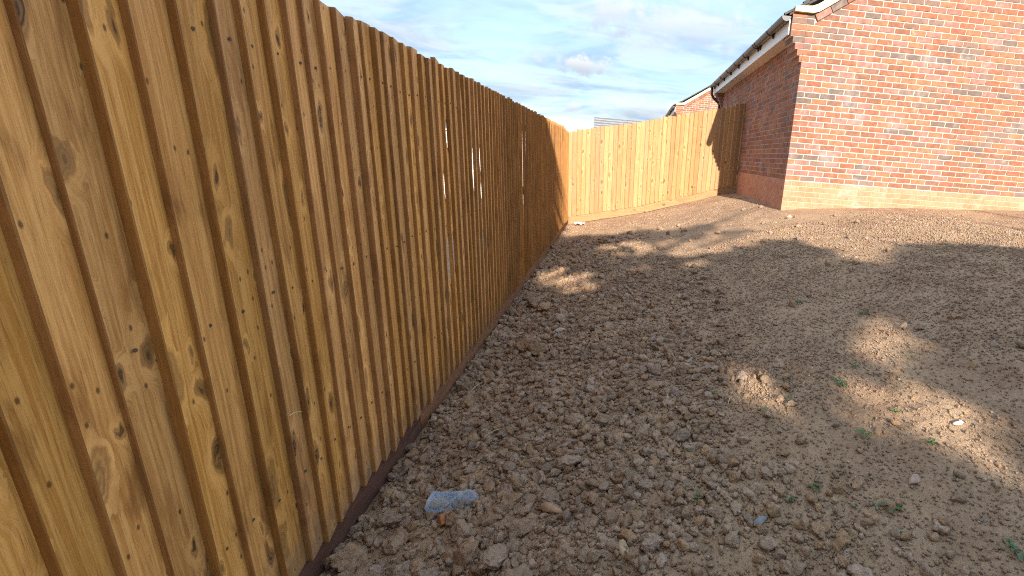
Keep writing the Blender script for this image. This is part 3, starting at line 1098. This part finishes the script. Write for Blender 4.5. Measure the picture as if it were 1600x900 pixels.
        ri = [(gc + .0625 * math.cos(math.pi + math.pi * k / seg), gz_ + .0625 * math.sin(math.pi + math.pi * k / seg)) for k in range(seg + 1)]
        for k in range(seg):
            p = [ro[k], ro[k + 1], ri[k + 1], ri[k]]
            br.prism([(q[0], 0, q[1]) for q in p], (0, -.03, 0))
        xf = xo + sg * .001
        br.box(min(xf, xf + sg * .03), max(xf, xf + sg * .03), 0, .03, gz_ - .10, gz_ - .0)
        bme = br.mesh('bracket'); bme.materials.append(BLACK_PVC)
        for yy in (.75, 1.50, 1.62, 2.35, 3.15, 3.95, 4.75, 5.55, 6.1):
            o = link('bracket', bme, gut); o.location = (0, yy, 0)
        pts = [(gc, GL - .12, 3.33), (gc, GL - .12, 3.17), (gc - sg * .05, GL - .12, 3.09), (gx + sg * .10, GL - .12, 2.99), (gx + sg * .05, GL - .12, 2.93), (gx + sg * .05, GL - .12, 1.0)]
        if not detail: pts[-1] = (gx + sg * .05, GL - .12, 1.0)
        mb = MB(); mb.tube(pts, .036, 12)
        mb.build('downpipe', BLACK_PVC, root, True)
    return root


garage('brick_garage', (2.4388, 6.5508, 0), 'red brick garage with sunlit gable, black gutter and white fascia beside the soil', True)
garage('brick_garage', (2.36, 18.5, 0.01), 'distant brick garage gable peeping over the pale cross fence', False)

# far house: only its grey tiled roof shows over the cross fence
fh = empty('far_house', (3.6, 88, 0))
tag(fh, 'far house whose grey tiled roof shows above the cross fence', 'house')
mb = MB(); mb.box(-7.5, 7.5, -3.6, 4.6, -.5, 4.6)
mb.build('wall', brick_mat('far_brick', (.33, .15, .09), (.38, .19, .12)), fh)
GREY_TILE = plain('grey_tile', (0.22, 0.215, 0.22), 0.85, 0.15, 0.2, 1.5)
GREY_TILE2 = plain('grey_tile_darker', (0.13, 0.125, 0.125), 0.85, 0.15, 0.2, 1.5)  # darker grey for every second course, marks the tile lines
mb = MB()
ncs = 14
for k in range(ncs):
    f0, f1 = k / ncs, (k + 1) / ncs
    for sg in (-1, 1):
        ya, yb = .5 + sg * 4.4 * (1 - f0), .5 + sg * 4.4 * (1 - f1)
        za, zb = 4.45 + 3.15 * f0, 4.45 + 3.15 * f1
        mb.prism([(-7.9, ya, za + .07), (7.9, ya, za + .07), (7.9, yb, zb), (-7.9, yb, zb)] if sg < 0 else [(-7.9, yb, zb), (7.9, yb, zb), (7.9, ya, za + .07), (-7.9, ya, za + .07)], (0, 0, .09), k % 2)
rf = mb.build('roof', [GREY_TILE, GREY_TILE2], fh)

# pale garden wall beyond the long fence (shows through its slits)
gw = empty('garden_wall', (-6.2, 14.2, -.3))
tag(gw, 'pale brick garden wall glimpsed through the slits of the long fence', 'wall')
mb = MB()
mb.box(-5.0, 4.7, -.10, .12, 0, 2.05)
mb.build('mortar_core', plain('grey_mortar', (.42, .38, .33), .95), gw)
mb = MB()
for row in range(26):
    s = -5.0 - (.112 if row % 2 else 0)
    while s < 4.7:
        mb.box(max(s, -5.0), min(s + .215, 4.7), -.112, .0, .04 + row * .076, .04 + row * .076 + .064)
        s += .226
tag(mb.build('wall_bricks', PALE_BRICK, gw), kind='stuff')
mb = MB(); mb.box(-5.06, 4.76, -.14, .16, 2.05, 2.10)
mb.build('coping', PALE_BRICK, gw)

# ---------------------------------------------------------------- loose things on the soil
def gz(x, y): return float(height(np.array([x]), np.array([y]), False)[0])


STONES = [('stone', 'smooth blue-grey stone on the fine soil in front', 'stone', .529, 1.204, .024, (.215, .213, .205)),
          ('stone', 'small white stone lying in the large sunlit patch', 'stone', 1.386, 1.439, .020, (.62, .55, .48)),
          ('stone', 'flat pinkish stone right of the sunlit patch', 'stone', 1.067, 1.218, .026, (.36, .24, .18)),
          ('stone', 'long tan stone at the bottom edge below the weeds', 'stone', .071, 1.186, .027, (.38, .27, .15)),
          ('stone', 'orange-tan angular stone right of the plastic bottle', 'stone', -.19, 1.442, .042, (.34, .20, .115)),
          ('brick_fragment', 'orange brick fragment just below the crushed plastic bottle', 'brick piece', -.60, 1.500, .040, (.36, .15, .065)),
          ('stone', 'rounded pale stone on the clods near the middle of the fence', 'stone', -.383, 3.44, .040, (.40, .32, .25)),
          ('stone', 'small cream pebble on the bare soil above the bottle', 'stone', -.39, 1.874, .015, (.48, .36, .24))]
for k, (nm, lb, ct, x, y, r, c) in enumerate(STONES):
    v, f = clod_shape(3, 700 + k, 7, .10)
    me = mesh_np(nm, v * r * np.array([1.25, .85, .9]), tris=f, smooth=True)
    o = link(nm, me, None, plain('stone_tint', c, .85, .18, .2, 60))
    o.location = (x, y, gz(x, y) + r * .38)
    o.rotation_euler = (random.uniform(-.2, .2), random.uniform(-.2, .2), random.uniform(0, 3))
    tag(o, lb, ct)

# crushed bottle
mt, t = new_mat('clear_plastic')
g = t.n('ShaderNodeNewGeometry')
nz = t.noise(g.outputs['Position'], 22, 1, .4)
pb = t.n('ShaderNodeBsdfPrincipled')
t.put(pb.inputs['Base Color'], t.mix(t.ss(nz, .35, .65), C4((.44, .66, .92)), C4((.82, .90, .97))))
pb.inputs['Roughness'].default_value = .14
pb.inputs['Specular IOR Level'].default_value = .7
tr = t.n('ShaderNodeBsdfTransparent', None, Color=(.90, .95, 1.0, 1))
mixs = t.n('ShaderNodeMixShader', None, Fac=t.math('ADD', .08, t.math('MULTIPLY', t.n('ShaderNodeLayerWeight', None, Blend=.35).outputs['Facing'], .45)))
t.put(mixs.inputs[1], tr.outputs[0]); t.put(mixs.inputs[2], pb.outputs[0])
t.n('ShaderNodeOutputMaterial', None, Surface=mixs)
PLASTIC = mt
bt = empty('plastic_bottle', (-.578, 1.575, gz(-.578, 1.575) + .036), math.radians(-4))
tag(bt, 'crushed clear plastic bottle lying among the clods by the fence', 'bottle')


def lathe(prof, seg=36, crush=None):
    V, F = [], []
    for i, (x, r) in enumerate(prof):
        for k in range(seg):
            a = 2 * math.pi * k / seg
            p = Vector((x, r * math.cos(a), r * math.sin(a)))
            V.append(crush(p) if crush else tuple(p))
    for i in range(len(prof) - 1):
        for k in range(seg):
            a, b = i * seg + k, i * seg + (k + 1) % seg
            F.append((a, b, b + seg, a + seg))
    return V, F


def crush(p):
    s = p.x / .09                                   # -1 base .. 1 neck
    fold = math.exp(-((s + .12 - p.y * 9) / .16) ** 2)
    sag = .62 + .20 * math.sin(s * 3.1 + .6) - .30 * fold
    z = p.z * (.62 if p.z < 0 else sag)
    if p.z > 0: z -= .010 * math.exp(-((s - .35) / .3) ** 2) * math.exp(-(p.y / .016) ** 2)
    yy = p.y * (1.12 - .10 * s) + .006 * math.sin(s * 2.4)
    return (p.x * 1.03 + .010 * p.z / .03 * fold, yy * 1.15, z * 1.35)


prof = []
for i in range(73):
    s = i / 72
    x = -.09 + .125 * s
    r = .034
    if s < .52: r += .0016 * math.sin(s / .52 * math.pi * 2 * 6)
    prof.append((x, r))
V, F = lathe(prof, 40, crush)
me = bpy.data.meshes.new('body'); me.from_pydata(V, [], F); me.polygons.foreach_set('use_smooth', [True] * len(F)); me.update()
link('body', me, bt, PLASTIC)
prof = [(.0351, .034), (.045, .0335), (.058, .030), (.070, .022), (.078, .0150), (.082, .0135), (.095, .0135), (.0955, .0125)]
V, F = lathe(prof, 40, crush)
me = bpy.data.meshes.new('shoulder'); me.from_pydata(V, [], F); me.polygons.foreach_set('use_smooth', [True] * len(F)); me.update()
link('shoulder', me, bt, PLASTIC)
prof = [(-.0901, .034), (-.095, .031), (-.097, .023), (-.093, .012), (-.090, .002)]
V, F = lathe(prof, 40, crush)
me = bpy.data.meshes.new('base'); me.from_pydata(V, [], F); me.polygons.foreach_set('use_smooth', [True] * len(F)); me.update()
link('base', me, bt, PLASTIC)

# white scrap in the fence corner
V, F = [], []
n = 9
for i in range(n):
    for j in range(n):
        x_, y_ = (i / (n - 1) - .5), (j / (n - 1) - .5)
        z_ = .10 * math.sin(x_ * 9) * math.cos(y_ * 8) + .12 * random.random()
        V.append((x_ * .19, y_ * .14, abs(z_) * .25 + .02))
for i in range(n - 1):
    for j in range(n - 1):
        F.append((i * n + j, (i + 1) * n + j, (i + 1) * n + j + 1, i * n + j + 1))
me = bpy.data.meshes.new('plastic_scrap'); me.from_pydata(V, [], F); me.update()
o = link('plastic_scrap', me, None, plain('white_plastic', (.80, .79, .76), .5))
o.location = (-.70, 9.36, gz(-.70, 9.36) + .01)
o.modifiers.new('thick', 'SOLIDIFY').thickness = .004
tag(o, 'crumpled white plastic scrap in the corner where the fences meet', 'litter')

# dry leaf and straws
def blade(name, pts, width, mat, parent=None, cup=.25):
    """a leaf with a midrib fold"""
    V, F = [], []
    pts = [Vector(p) for p in pts]
    n = len(pts)
    for i, p in enumerate(pts):
        t_ = (pts[min(i + 1, n - 1)] - pts[max(i - 1, 0)]).normalized()
        sd = t_.cross(Vector((0, 0, 1)))
        sd = sd.normalized() if sd.length > 1e-4 else Vector((1, 0, 0))
        wd = width * math.sin(math.pi * min(.97, max(.06, (i + .25) / n))) ** .8
        up = sd.cross(t_).normalized()
        V += [tuple(p - sd * wd + up * wd * cup), tuple(p), tuple(p + sd * wd + up * wd * cup)]
    for i in range(n - 1):
        a = i * 3
        F += [(a, a + 1, a + 4, a + 3), (a + 1, a + 2, a + 5, a + 4)]
    return V, F


V, F = blade('dry_leaf', [(-.018, 0, 0), (-.006, .002, .006), (.006, 0, .008), (.018, -.003, .003)], .009, None)
me = bpy.data.meshes.new('dry_leaf'); me.from_pydata(V, [], F); me.update()
o = link('dry_leaf', me, None, plain('dry_leaf', (.55, .33, .09), .7))
o.location = (-.753, 1.474, gz(-.753, 1.474) + .018)
tag(o, 'small yellow dry leaf on the soil left of the bottle', 'leaf')
STRAWS = [((-.80, 2.62), .20, 1.25, 'long pale straw lying against the gravel board of the fence'),
          ((-.55, 2.06), .10, .7, 'short pale straw on the soil above the bottle'),
          ((.60, 1.95), .07, 1.1, 'thin dry stalk among the crumbs beside the small sunlit patch')]
STRAW = plain('straw', (.48, .36, .19), .8)
for (x, y), L, a, lb in STRAWS:
    mb = MB()
    mb.tube([(-L / 2 * math.cos(a), -L / 2 * math.sin(a), 0), (0, .006, .006), (L / 2 * math.cos(a), L / 2 * math.sin(a), .002)], [.0016, .0022, .0012], 6)
    o = mb.build('straw', STRAW)
    o.location = (x, y, gz(x, y) + .028)
    tag(o, lb, 'straw')

# weeds
def leaf_mat(name, c):
    mt, t = new_mat(name)
    oi = t.n('ShaderNodeObjectInfo')
    g = t.n('ShaderNodeNewGeometry')
    n = t.noise(g.outputs['Position'], 90, 3)
    cc = t.mix(t.ss(n, .3, .7), C4([k * .75 for k in c]), C4([k * 1.25 for k in c]))
    b = t.n('ShaderNodeBsdfPrincipled')
    t.put(b.inputs['Base Color'], cc); b.inputs['Roughness'].default_value = .55
    tl = t.n('ShaderNodeBsdfTranslucent'); t.put(tl.inputs['Color'], cc)
    mx = t.n('ShaderNodeMixShader', None, Fac=.3)
    t.put(mx.inputs[1], b.outputs[0]); t.put(mx.inputs[2], tl.outputs[0])
    t.n('ShaderNodeOutputMaterial', None, Surface=mx)
    return mt


LEAF = leaf_mat('weed_leaf', (.085, .16, .035))
LEAF2 = leaf_mat('weed_leaf_blue', (.10, .155, .07))
WEEDS = [(.542, 2.085), (1.114, 1.88), (1.219, 1.581), (1.039, 1.494), (.729, 1.827), (.92, 2.052), (.864, 1.841), (.345, 1.358), (.654, 1.262),
         (.834, 1.175), (.895, 1.156), (.939, 1.139), (.759, 1.297), (1.359, 3.019), (1.615, 2.601), (.054, 1.42), (1.229, 1.359), (1.189, 1.177),
         (.909, 1.046), (1.144, .899), (1.54, 1.976), (1.251, 1.997), (.335, 2.145), (.35, 1.634), (-.248, 1.989), (-.567, 1.677)]
BIG = {1: 1.7, 3: 1.15, 7: 1.1, 11: 1.2, 13: 1.5, 14: 1.3, 19: 1.2}
WLAB = ['small weed where the heap of clods meets the finer soil', 'largest weed, a loose grey-green tuft between the sunlit patches',
        'bright seedling inside the large lower sunlit patch', 'bright green seedling on shaded soil just below the largest weed',
        'low seedling just below the smaller sunlit patch on the left', 'seedling at the upper edge of the smaller sunlit patch',
        'seedling at the lower right edge of the smaller sunlit patch', 'green weed among the clods in the lower middle, left of the blue-grey stone',
        'seedling just above and right of the blue-grey stone', 'left one of three weeds in a row right of the blue-grey stone',
        'middle one of three weeds in a row right of the blue-grey stone', 'right one of three weeds in a row right of the blue-grey stone',
        'seedling above the row of three weeds, below the bright green one', 'far weed on dark soil, left of the two beyond the sunlit patches',
        'far weed on dark soil, right of the two beyond the sunlit patches', 'tiny weed at the lower end of the clod heap, right of the tan stone',
        'seedling just below the large lower sunlit patch', 'seedling right of the flat pinkish stone', 'seedling below the row of three weeds',
        'sprawling weed in the bottom right corner', 'seedling at the right end of the upper sunlit patch', 'seedling between the upper sunlit patch and the largest weed',
        'weed on the clods left of the smaller sunlit patch', 'weed on the clod heap between the middle and the lower middle', 'tiny weed among the clods in the middle of the heap',
        'tiny weed just above the crushed bottle']
for k, (x, y) in enumerate(WEEDS):
    rr = random.Random(40 + k)
    s = .75 * BIG.get(k, rr.uniform(.55, .9))
    root = empty('weed', (x, y, gz(x, y) + .010), rr.uniform(0, 6))
    tag(root, WLAB[k], 'weed', 'weeds sprouting in the soil')
    nl = rr.randint(5, 8) + (5 if s > 1.4 else 0)
    for q in range(nl):
        a = q * 2.4 + rr.uniform(-.3, .3)
        L = s * rr.uniform(.022, .042)
        h = s * rr.uniform(.006, .022)
        d = Vector((math.cos(a), math.sin(a), 0))
        b = Vector((rr.uniform(-.01, .01) * s, rr.uniform(-.01, .01) * s, 0))
        pts = [b, b + d * L * .35 + Vector((0, 0, h * .8)), b + d * L * .7 + Vector((0, 0, h)), b + d * L + Vector((0, 0, h * .7))]
        V, F = blade('leaf', pts, L * .20, None)
        me = bpy.data.meshes.new('leaf'); me.from_pydata(V, [], F); me.update()
        link('leaf', me, root, LEAF if k in (3, 0, 7, 2, 25, 24) or rr.random() < .5 else LEAF2)

# ---------------------------------------------------------------- trees behind the viewer, whose crowns shade the soil
TREE_LEAF = leaf_mat('tree_leaf', (.06, .10, .025))
BARK = plain('bark', (.12, .085, .06), .9, .3, .1, 14)
# lit patches on the soil: centre x, y, half sizes along/across, turn
GAPS = [(1.44, 2.33, .26, .16, -.5), (1.50, 2.12, .16, .14, 0), (.84, 2.16, .20, .24, .2), (.93, 1.93, .15, .17, 0), (.75, 2.05, .12, .14, 0), (1.28, 1.66, .13, .19, -.35), (1.36, 1.47, .10, .16, -.3), (1.42, 1.28, .08, .16, -.35),
        (.70, 5.95, .65, .28, -.35), (1.28, 5.25, .60, .24, -.4), (.30, 4.98, .16, .12, 0), (-.50, 5.0, .22, .14, 0), (-.76, 5.45, .14, .22, 0), (.62, 4.3, .18, .10, 0),
        (1.7, 5.4, .25, .18, 0), (.05, 6.6, .3, .15, 0), (-.3, 4.6, .16, .1, 0), (.86, 4.75, .2, .1, 0), (1.55, 6.2, .3, .15, 0)]
TOPX = [-3.0, -.96, -.71, .48, 1.5, 1.94, 2.2, 2.33, 2.15, 2.23, 2.71, 3.49, 3.99, 9.0]
# far edge of the shade on the soil (x, y)
SHX = np.array([-6, -1.16, -1.04, -.2, .48, 1.5, 1.94, 2.10, 2.30, 2.5, 2.9, 3.5, 4.0, 6.0, 12.0])
SHY = np.array([10.5, 10.5, 8.3, 7.8, 7.5, 6.5, 5.2, 3.9, 3.3, 3.4, 3.6, 3.6, 3.35, 3.2, 3.2])
tanel = math.tan(SUN_EL) / math.cos(SUN_AZ)
slip = math.tan(SUN_AZ)


def land(x, y, z):
    """where light through (x, y, z) meets the soil"""
    gy = y + (z - .4) / tanel
    for _ in range(6):
        gx = x + (gy - y) * slip
        gh = np.interp(gx, GX, GZ)
        gy = y + (z - gh) / tanel
    return x + (gy - y) * slip, gy


def crown(n, xr, size, yr=(-8.4, -6.4), zr=(3.0, 9.6), clear=0.0):
    x = rng.uniform(xr[0], xr[1], n); y = rng.uniform(yr[0], yr[1], n); z = rng.uniform(zr[0], zr[1], n)
    gx, gy = land(x, y, z)
    lim = np.interp(gx, SHX, SHY) + .25 * vnoise(gx * 2.3, gy * .6, None, 91) + .15 * vnoise(gx * 7, gy * 2, None, 92)
    keep = gy < lim - clear * 2.5
    for (cx, cy, a, b, tn) in GAPS:
        a, b = a * 1.42, b * 1.42
        u_ = (gx - cx) * math.cos(tn) + (gy - cy) * math.sin(tn)
        v_ = -(gx - cx) * math.sin(tn) + (gy - cy) * math.cos(tn)
        q = np.sqrt((u_ / (a + clear)) ** 2 + (v_ / (b + clear * 2.5)) ** 2) + .40 * vnoise(gx * 6, gy * 5, None, 93) + .25 * vnoise(gx * 16, gy * 11, None, 94)
        keep &= q > 1.0
    x, y, z = x[keep], y[keep], z[keep]
    k = len(x)
    # leaf frame: mostly facing the light, tilted at random
    nrm = np.stack([rng.normal(0, .5, k), rng.normal(-1, .4, k), rng.normal(.4, .5, k)], -1)
    nrm /= np.linalg.norm(nrm, axis=1)[:, None]
    r = rng.normal(size=(k, 3))
    a = np.cross(nrm, r); a /= np.linalg.norm(a, axis=1)[:, None]
    b = np.cross(nrm, a)
    s = size * rng.uniform(.7, 1.3, k)[:, None]
    p = np.stack([x, y, z], -1)
    V = np.stack([p - a * s, p - b * s * .55 + nrm * s * .1, p + a * s, p + b * s * .55 + nrm * s * .1], 1)
    return V.reshape(-1, 3), k


TREES = [((-4.2, -.2), 'broadleaved tree beyond the near end of the long fence'), ((-.2, 3.6), 'broadleaved tree in the middle of the row behind the viewer'), ((3.6, 9.5), 'broadleaved tree on the garage side of the row behind the viewer')]
for (x0, x1), lb in TREES:
    xc = (x0 + x1) / 2
    root = empty('garden_tree', (xc, -7.4, 0.2))
    tag(root, lb, 'tree', 'trees shading the plot')
    wd = x1 - x0 + .5
    V1, k1 = crown(int(wd * 7500), (x0 - .25, x1 + .25), .075, zr=(3.0, 11.2))
    V2, k2 = crown(int(wd * 2300), (x0 - .25, x1 + .25), .20, clear=.10, zr=(2.8, 11.0))
    V = np.concatenate([V1, V2]) - np.array([xc, -7.4, .2])
    me = mesh_np('crown', V, quads=np.arange(len(V)).reshape(-1, 4))
    link('crown', me, root, TREE_LEAF)
    mb = MB()
    mb.tube([(0, 0, -.5), (.05, .02, 1.2), (-.04, .0, 3.2), (.03, .05, 5.6), (0, 0, 7.6)], [.17, .14, .11, .07, .03], 12)
    for q in range(7):
        a = q * 2.1
        z0_ = 2.9 + q * .6
        mb.tube([(0, 0, z0_), (math.cos(a) * wd * .2, math.sin(a) * .5, z0_ + .7), (math.cos(a) * wd * .42, math.sin(a) * 1.0, z0_ + 1.2)], [.06, .04, .012], 7)
    mb.build('trunk', BARK, root, True)
